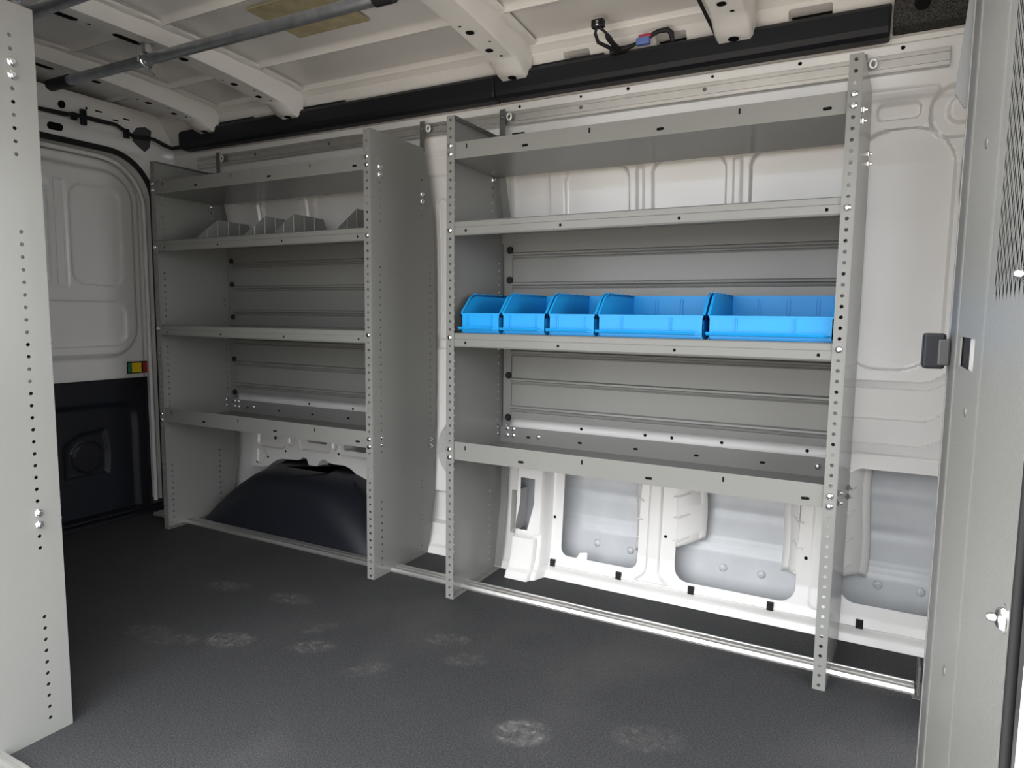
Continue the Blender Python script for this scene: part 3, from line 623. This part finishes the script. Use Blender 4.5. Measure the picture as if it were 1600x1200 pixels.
# ------------------------------------------------------------------ shelving units
H = 1.524; P1 = .0254
rear_z = [0, .24, .5, .98, 1.27, 1.352, 1.524]; rear_y = [.320, .363, .376, .376, .363, .338, .296]
def rear(z): return float(np.interp(z, rear_z, rear_y))
FL = .029
def end_panel_mesh(right, Wd):
    """C-section sheet: perforated front flange, side sheet, rear, top and bottom flanges"""
    sx = (lambda x: Wd - x) if right else (lambda x: x)
    m = MB(); rows = 60; vs = [P1 * k for k in range(rows + 1)]
    # front flange: slotted every inch
    perf([0.0, FL], vs, lambda i, j: .0045 if j not in () else None, lambda u, v: (sx(u), 0, v), m)
    ub = [0, .0325, .0575, .272, .297, .3245, .3495, 9]
    for j in range(rows):
        z0, z1 = vs[j], vs[j + 1]; zc = (z0 + z1) / 2; yr0, yr1 = rear(z0), rear(z1)
        def cl(u, yr, k): return min(u, yr - .0004 * (7 - k)) if k < 7 else yr
        for k in range(7):
            a0, a1, b0, b1 = cl(ub[k], yr0, k), cl(ub[k + 1], yr0, k + 1), cl(ub[k], yr1, k), cl(ub[k + 1], yr1, k + 1)
            hl = (k == 1 and (.02 < zc < .275 or .41 < zc < 1.10 or 1.23 < zc < 1.48)) or (k == 3 and (.02 < zc < .31 or 1.28 < zc < 1.43)) or (k == 5 and .47 < zc < 1.13)
            if hl: perf([a0, a1], [z0, z1], lambda i, j: .0040, lambda u, v: (sx(0), u, v), m)
            else: m.add([(sx(0), a0, z0), (sx(0), a1, z0), (sx(0), b1, z1), (sx(0), b0, z1)], [(0, 1, 2, 3)])
        if z0 < 1.48:
            c0, c1 = yr0, yr1
            if .5 < zc < 1.18 and j % 1 == 0: perf([0.0, FL], [z0, z1], lambda i, j: .0036, lambda u, v, c0=c0, c1=c1, z0=z0, z1=z1: (sx(u), c0 + (c1 - c0) * (v - z0) / (z1 - z0), v), m)
            else: m.add([(sx(0), c0, z0), (sx(FL), c0, z0), (sx(FL), c1, z1), (sx(0), c1, z1)], [(0, 1, 2, 3)])
    for z in (0.0, H):
        yr = rear(z); ks = list(np.arange(.02, yr - .02, P1)); us = [0.0] + ks + [yr]
        zz = z + .0012 if z == 0 else z
        perf([0.0, FL], us, lambda i, j: .0042 if (0 < j < len(us) - 2 and j % 2 == 1) else None, lambda u, v: (sx(u), v, zz), m)
    return m
def pan_profile(z0, lip, depth, yb):
    t = .0018
    return [(.004, z0 + lip), (.004, z0), (yb, z0), (yb, z0 + lip + .001), (yb - t, z0 + lip + .001), (yb - t, z0 + t), (.004 + t, z0 + t), (.004 + t, z0 + lip)]
bolt_mb = MB(); bolt_mb.dome((0, 0, 0), (0, -1, 0), .0085, .0060, 12); bolt_mb.slot((0, -.0062, 0), (1, 0, 0), (0, 0, 1), .004, .004, 0, 6)
BOLT = bolt_mb.build('tmp_bolt', ZINC, smooth=45); BOLT_ME = BOLT.data; BOLT_ME.name = 'bolt'; bpy.data.objects.remove(BOLT)
nut_mb = MB(); nut_mb.dome((0, 0, 0), (0, -1, 0), .0095, .0055, 6); nut_mb.tube([(0, -.004, 0), (0, -.010, 0)], .004, 8)
o = nut_mb.build('tmp_nut', ZINC, smooth=35); NUT_ME = o.data; NUT_ME.name = 'nut'; bpy.data.objects.remove(o)
plug_mb = MB(); plug_mb.tube([(0, 0, 0), (0, -.004, 0), (0, -.007, 0)], [.0125, .0125, .010], 16); plug_mb.tube([(0, -.007, 0), (0, -.0085, 0)], .005, 10)
o = plug_mb.build('tmp_plug', RUBBER, smooth=45); PLUG_ME = o.data; PLUG_ME.name = 'push_plug'; bpy.data.objects.remove(o)
def zk_(k): return P1 * (k + .5)
def shelf_unit(loc, rz, Wd, label, dividers=(), plain=False, skew=0.0):
    u = empty('shelving_unit', loc, rz); tag(u, label, 'shelves', 'grey steel shelving units')
    for right in (False, True):
        pm = end_panel_mesh(right, Wd); kx = skew if right else 0.0      # a panel may stand slightly out of square
        pm.v = [(x + kx * y, y, z) for x, y, z in pm.v]
        pnl = pm.build('end_panel', GREY, u, weld=True, solid=.0016, offset=0)
        sx = (lambda x: Wd - x) if right else (lambda x: x)
        for k in (55, 56, 18, 19, 46, 33): mesh_part('bolt', BOLT_ME, None, pnl, (sx(FL / 2), -.0012, zk_(k)))
        for k in (54, 55, 19, 18):                       # nuts on the outer face of the sheet
            for yy in (.045, .2845 if k > 30 else .337):
                mesh_part('nut', NUT_ME, None, pnl, (sx(-.001) + kx * yy, yy, zk_(k - (2 if yy > .2 else 0))), (0, 0, math.radians(90 if right else -90)))
        if not right:
            for k in (55, 56, 19, 18):
                for yy in (.2845,): mesh_part('nut', NUT_ME, None, pnl, (sx(.001), yy + (.05 if k < 30 else 0), zk_(k - 1 + (2 if k < 30 else 0))), (0, 0, math.radians(90)))
    x0, x1 = .0022, Wd - .0022
    # top tray (lips up) and bottom tray
    for nm, z0, lip, yb in [('top_tray', 1.395, .050, .305), ('bottom_tray', .463, .058, .350)]:
        m = MB(); m.extrude_x(pan_profile(z0, lip, 0, yb), x0, x1)
        for k, fx in enumerate(np.linspace(.06, .94, 6)):
            xx = x0 + (x1 - x0) * fx
            if k % 2: m.slot((xx, .0034, z0 + lip * .32), (1, 0, 0), (0, 0, 1), .020, .008, 1)
            else: m.slot((xx, .0034, z0 + lip * .70), (1, 0, 0), (0, 0, 1), .005, .014, 1)
            if nm == 'bottom_tray': m.slot((xx + .05, yb - .0024, z0 + lip * .45), (1, 0, 0), (0, 0, 1), .016, .008, 1)
        t = m.build(nm, [GREY, DARK], u)
        if nm == 'bottom_tray':
            for xx in (.16, Wd - .065): mesh_part('bolt', BOLT_ME, None, t, (xx, yb - .002, z0 + .032))
            for xx in (.035, .060):
                for zz in (.028, .052): mesh_part('nut', NUT_ME, None, t, (xx, yb - .002, z0 + zz))
    for i, zt in enumerate((1.209, .866)):
        yb = rear(zt) - .012
        m = MB()
        prof = [(yb, zt), (.008, zt), (.004, zt - .003), (.004, zt - .0175), (.0015, zt - .020), (.0015, zt - .0395), (.0045, zt - .0435), (.026, zt - .0435), (.026, zt - .042), (.007, zt - .0415), (.0035, zt - .039), (.0035, zt - .021), (.006, zt - .017), (.006, zt - .004), (.009, zt - .0018), (yb - .0018, zt - .0018), (yb - .0018, zt - .035), (yb, zt - .035)]
        m.extrude_x(prof, .030 if False else x0, x1)
        for fx in (.06, .34, .64, .95): m.slot((x0 + (x1 - x0) * fx, .0011, zt - .030), (1, 0, 0), (0, 0, 1), .008, .009, 1)
        s = m.build('shelf', [GREY, DARK], u)
        # raised slotted deck seen from below
        m = MB()
        for k in range(1, 22):
            xx = Wd * k / 22; m.add([(xx - .0016, .07, zt - .0022), (xx + .0016, .07, zt - .0022), (xx + .0016, .30, zt - .0022), (xx - .0016, .30, zt - .0022)], [(0, 1, 2, 3)])
        m.build('deck_slots', DARK, s)
        if i == 0:
            for xd in dividers:
                m = MB(); pr = [(.045, zt + .0005), (.060, zt + .018), (.152, zt + .091), (.31, zt + .091), (.345, zt + .0005)]; t = .0009
                m.add([(xd - t, y, z) for y, z in pr] + [(xd + t, y, z) for y, z in pr], [(4, 3, 2, 1, 0), (5, 6, 7, 8, 9)] + [(k, (k + 1) % 5, 5 + (k + 1) % 5, 5 + k) for k in range(5)])
                for yv in (.10, .150, .205, .26):
                    zt2 = zt + min(.091, .018 + (yv - .06) * .793)
                    m.add([(xd + t, yv - .0022, zt + .002), (xd + t + .0022, yv, zt + .002), (xd + t, yv + .0022, zt + .002), (xd + t, yv - .0022, zt2), (xd + t + .0022, yv, zt2), (xd + t, yv + .0022, zt2)], [(0, 1, 4, 3), (1, 2, 5, 4), (3, 4, 5)])
                m.add([(xd, .045, zt + .0006), (xd + .02, .045, zt + .0006), (xd + .02, .345, zt + .0006), (xd, .345, zt + .0006)], [(0, 1, 2, 3)])
                m.build('divider', GREY, s)
    # ribbed back panel
    m = MB(); zs = []; yb = .355
    ribs = [1.131, 1.027, .922, .787, .688, .588]
    pts = [(yb, 1.19)]
    for r in ribs: pts += [(yb, r + .013), (yb - .0105, r + .009), (yb - .0115, r + .003), (yb, r - .001), (yb + .001, r - .004), (yb - .004, r - .008), (yb, r - .012)]
    pts += [(yb, .553)]
    full = pts + [(y + .0016, z) for y, z in reversed(pts)]
    n = len(full); vs = [(.044, y, z) for y, z in full] + [(Wd - .035, y, z) for y, z in full]
    m.add(vs, [(i, (i + 1) % n, n + (i + 1) % n, n + i) for i in range(n)])
    b = m.build('back_panel', GREY, u)
    for xa in (.012, Wd - .046): m = MB(); m.box(xa, xa + .034, yb, yb + .0015, .553, 1.19); m.build('side_strip', GREY, b)
    for zz in (1.152, 1.047, .90, .708, .555):
        for xx in (.034, Wd - .034): mesh_part('push_plug', PLUG_ME, None, b, (xx, yb - .0005, zz))
    # brackets that tie the end panels to the wall rail
    if not plain:
        for xx in (.024, Wd - .012 if Wd else 0):
            m = MB(); m.box(xx - .011, xx + .011, .305, .308, 1.515, 1.622); m.box(xx - .011, xx + .011, .262, .308, 1.522, 1.526); br = m.build('rail_bracket', BRKT, u, bevel=.001)
            m = MB(); ring = [(xx + .026 + .008 * math.cos(t), .306, 1.595 + .011 * math.sin(t)) for t in np.linspace(0, 2 * math.pi, 13)]; m.tube(ring, .0036, 8, cap=False); m.build('clamp_ring', RING, br, smooth=60)
            m = MB(); m.dome((xx + .002, .304, 1.595), (0, -1, 0), .0075, .008, 6); m.box(xx + .010, xx + .028, .305, .312, 1.590, 1.600); m.build('clamp_bolt', BRKT, br, smooth=35)
            m = MB(); m.dome((xx - .004, .15, 1.526), (0, 0, 1), .007, .007, 8); m.build('top_bolt', ZINC, br, smooth=35)
    return u
shelf_unit((-1.4375, 0, 0), 0, 1.139, 'grey steel shelving unit at the rear, over the black wheel arch cover', dividers=(.2025, .4785, .6345, .9475))
shelf_unit((0, 0, 0), 0, 1.1295, 'grey steel shelving unit holding the row of blue bins', skew=.05)
shelf_unit((-.350, -.977, 0), math.pi, 1.13, 'grey steel shelving unit whose end panel fills the left edge, nearest the door', plain=True)

# ------------------------------------------------------------------ blue bins
def bin_(x0, x1, label, group, dy=0.0, dep=.30, rz=0.0):
    w_ = x1 - x0; c = (x0 + x1) / 2; hb = .122
    e = empty('storage_bin', (c, .030 + dy, .8666), rz); tag(e, label, 'bin', group)
    a = w_ / 2 - .0035; t = .0025; tp = .004
    m = MB()
    # bottom, back and front walls (side walls lean in slightly towards the back)
    def X(s, y): return s * (a - tp * y / dep)
    side = [(0, .0), (0, .060), (.008, .066), (.052, .110), (.075, hb), (dep, hb), (dep, 0)]
    for s in (-1, 1):
        o_ = [(X(s, y), y, z) for y, z in side]; i_ = [(X(s, y) - s * t, y, z) for y, z in side]; n = len(side)
        m.add(o_ + i_, [tuple(range(n)), tuple(range(2 * n - 1, n - 1, -1))] + [(k, (k + 1) % n, n + (k + 1) % n, n + k) for k in range(n)])
        # rolled rim along the open edge
        rim = [(0, .056), (0, .062), (.006, .068), (.052, .113), (.078, hb + .001), (dep, hb + .001)]
        for k in range(len(rim) - 1):
            (ya, za), (yb, zb) = rim[k], rim[k + 1]
            p = [(X(s, ya) - s * t, ya, za), (X(s, ya) + s * .0042, ya, za), (X(s, yb) + s * .0042, yb, zb), (X(s, yb) - s * t, yb, zb)]
            q = [(x, y, z - .007) for x, y, z in p]
            m.add(p + q, [(0, 1, 2, 3), (7, 6, 5, 4), (0, 4, 5, 1), (1, 5, 6, 2), (2, 6, 7, 3), (3, 7, 4, 0)])
        for yv in (.085, .14, .195, .25):      # stacking teeth on the rim
            m.box(min(X(s, yv), X(s, yv) + s * .004), max(X(s, yv), X(s, yv) + s * .004), yv - .004, yv + .004, hb, hb + .004)
    m.box(-a, a, 0, t, .004, .060); m.box(-a + tp, a - tp, dep - t, dep, 0, hb); m.box(-a + .002, a - .002, .004, dep, .003, .003 + t)
    m.box(-a, a, -.0015, t + .0015, .056, .0615)
    m.box(-a + .004, a - .004, .006, .010, 0, .006)
    body = m.build('body', BLUE, e)
    # moulded ribs
    for q in (-.30, .28) if w_ < .2 else (-.26, .20):
        m = MB(); m.box(q * w_ - .0036, q * w_ - .0014, -.0024, 0, .016, .055); m.box(q * w_ - .0014, q * w_ + .0014, -.0008, 0, .016, .055); m.box(q * w_ + .0014, q * w_ + .0036, -.0024, 0, .016, .055); m.build('front_rib', BLUE, body)
    if w_ > .2:
        for q in (-.22, .04, .30):
            m = MB(); m.box(q * w_ - .0055, q * w_ - .0025, dep - t - .004, dep - t, .008, hb - .010); m.box(q * w_ - .0025, q * w_ + .0025, dep - t - .001, dep - t, .008, hb - .010); m.box(q * w_ + .0025, q * w_ + .0055, dep - t - .004, dep - t, .008, hb - .010); m.build('back_rib', BLUE, body)
    # label lip along the bottom of the front
    m = MB(); lp = [(0, .010), (-.013, .011), (-.017, .017), (-.016, .019), (-.012, .0155), (0, .0145)]
    n = len(lp); xa, xb = -a - .004, a - .004
    vs = [(xa, y, z) for y, z in lp] + [(xb if y > -.006 else xb - .014, y, z) for y, z in lp]
    m.add(vs, [(k, (k + 1) % n, n + (k + 1) % n, n + k) for k in range(n)] + [tuple(range(n))[::-1], tuple(range(n, 2 * n))]); m.build('label_lip', BLUE, e)
    return e
G1, G2 = 'narrow blue bins on the shelf', 'wide blue bins on the shelf'
bin_(.034, .178, 'narrow blue plastic bin at the left end of the bin row', G1)
bin_(.182, .332, 'narrow blue plastic bin, second from the left in the row', G1)
bin_(.338, .488, 'narrow blue plastic bin beside the first wide bin', G1)
bin_(.492, .792, 'wide blue plastic bin between narrow bin and last wide bin', G2)
bin_(.799, 1.102, 'wide blue plastic bin at the right end against the post', G2)
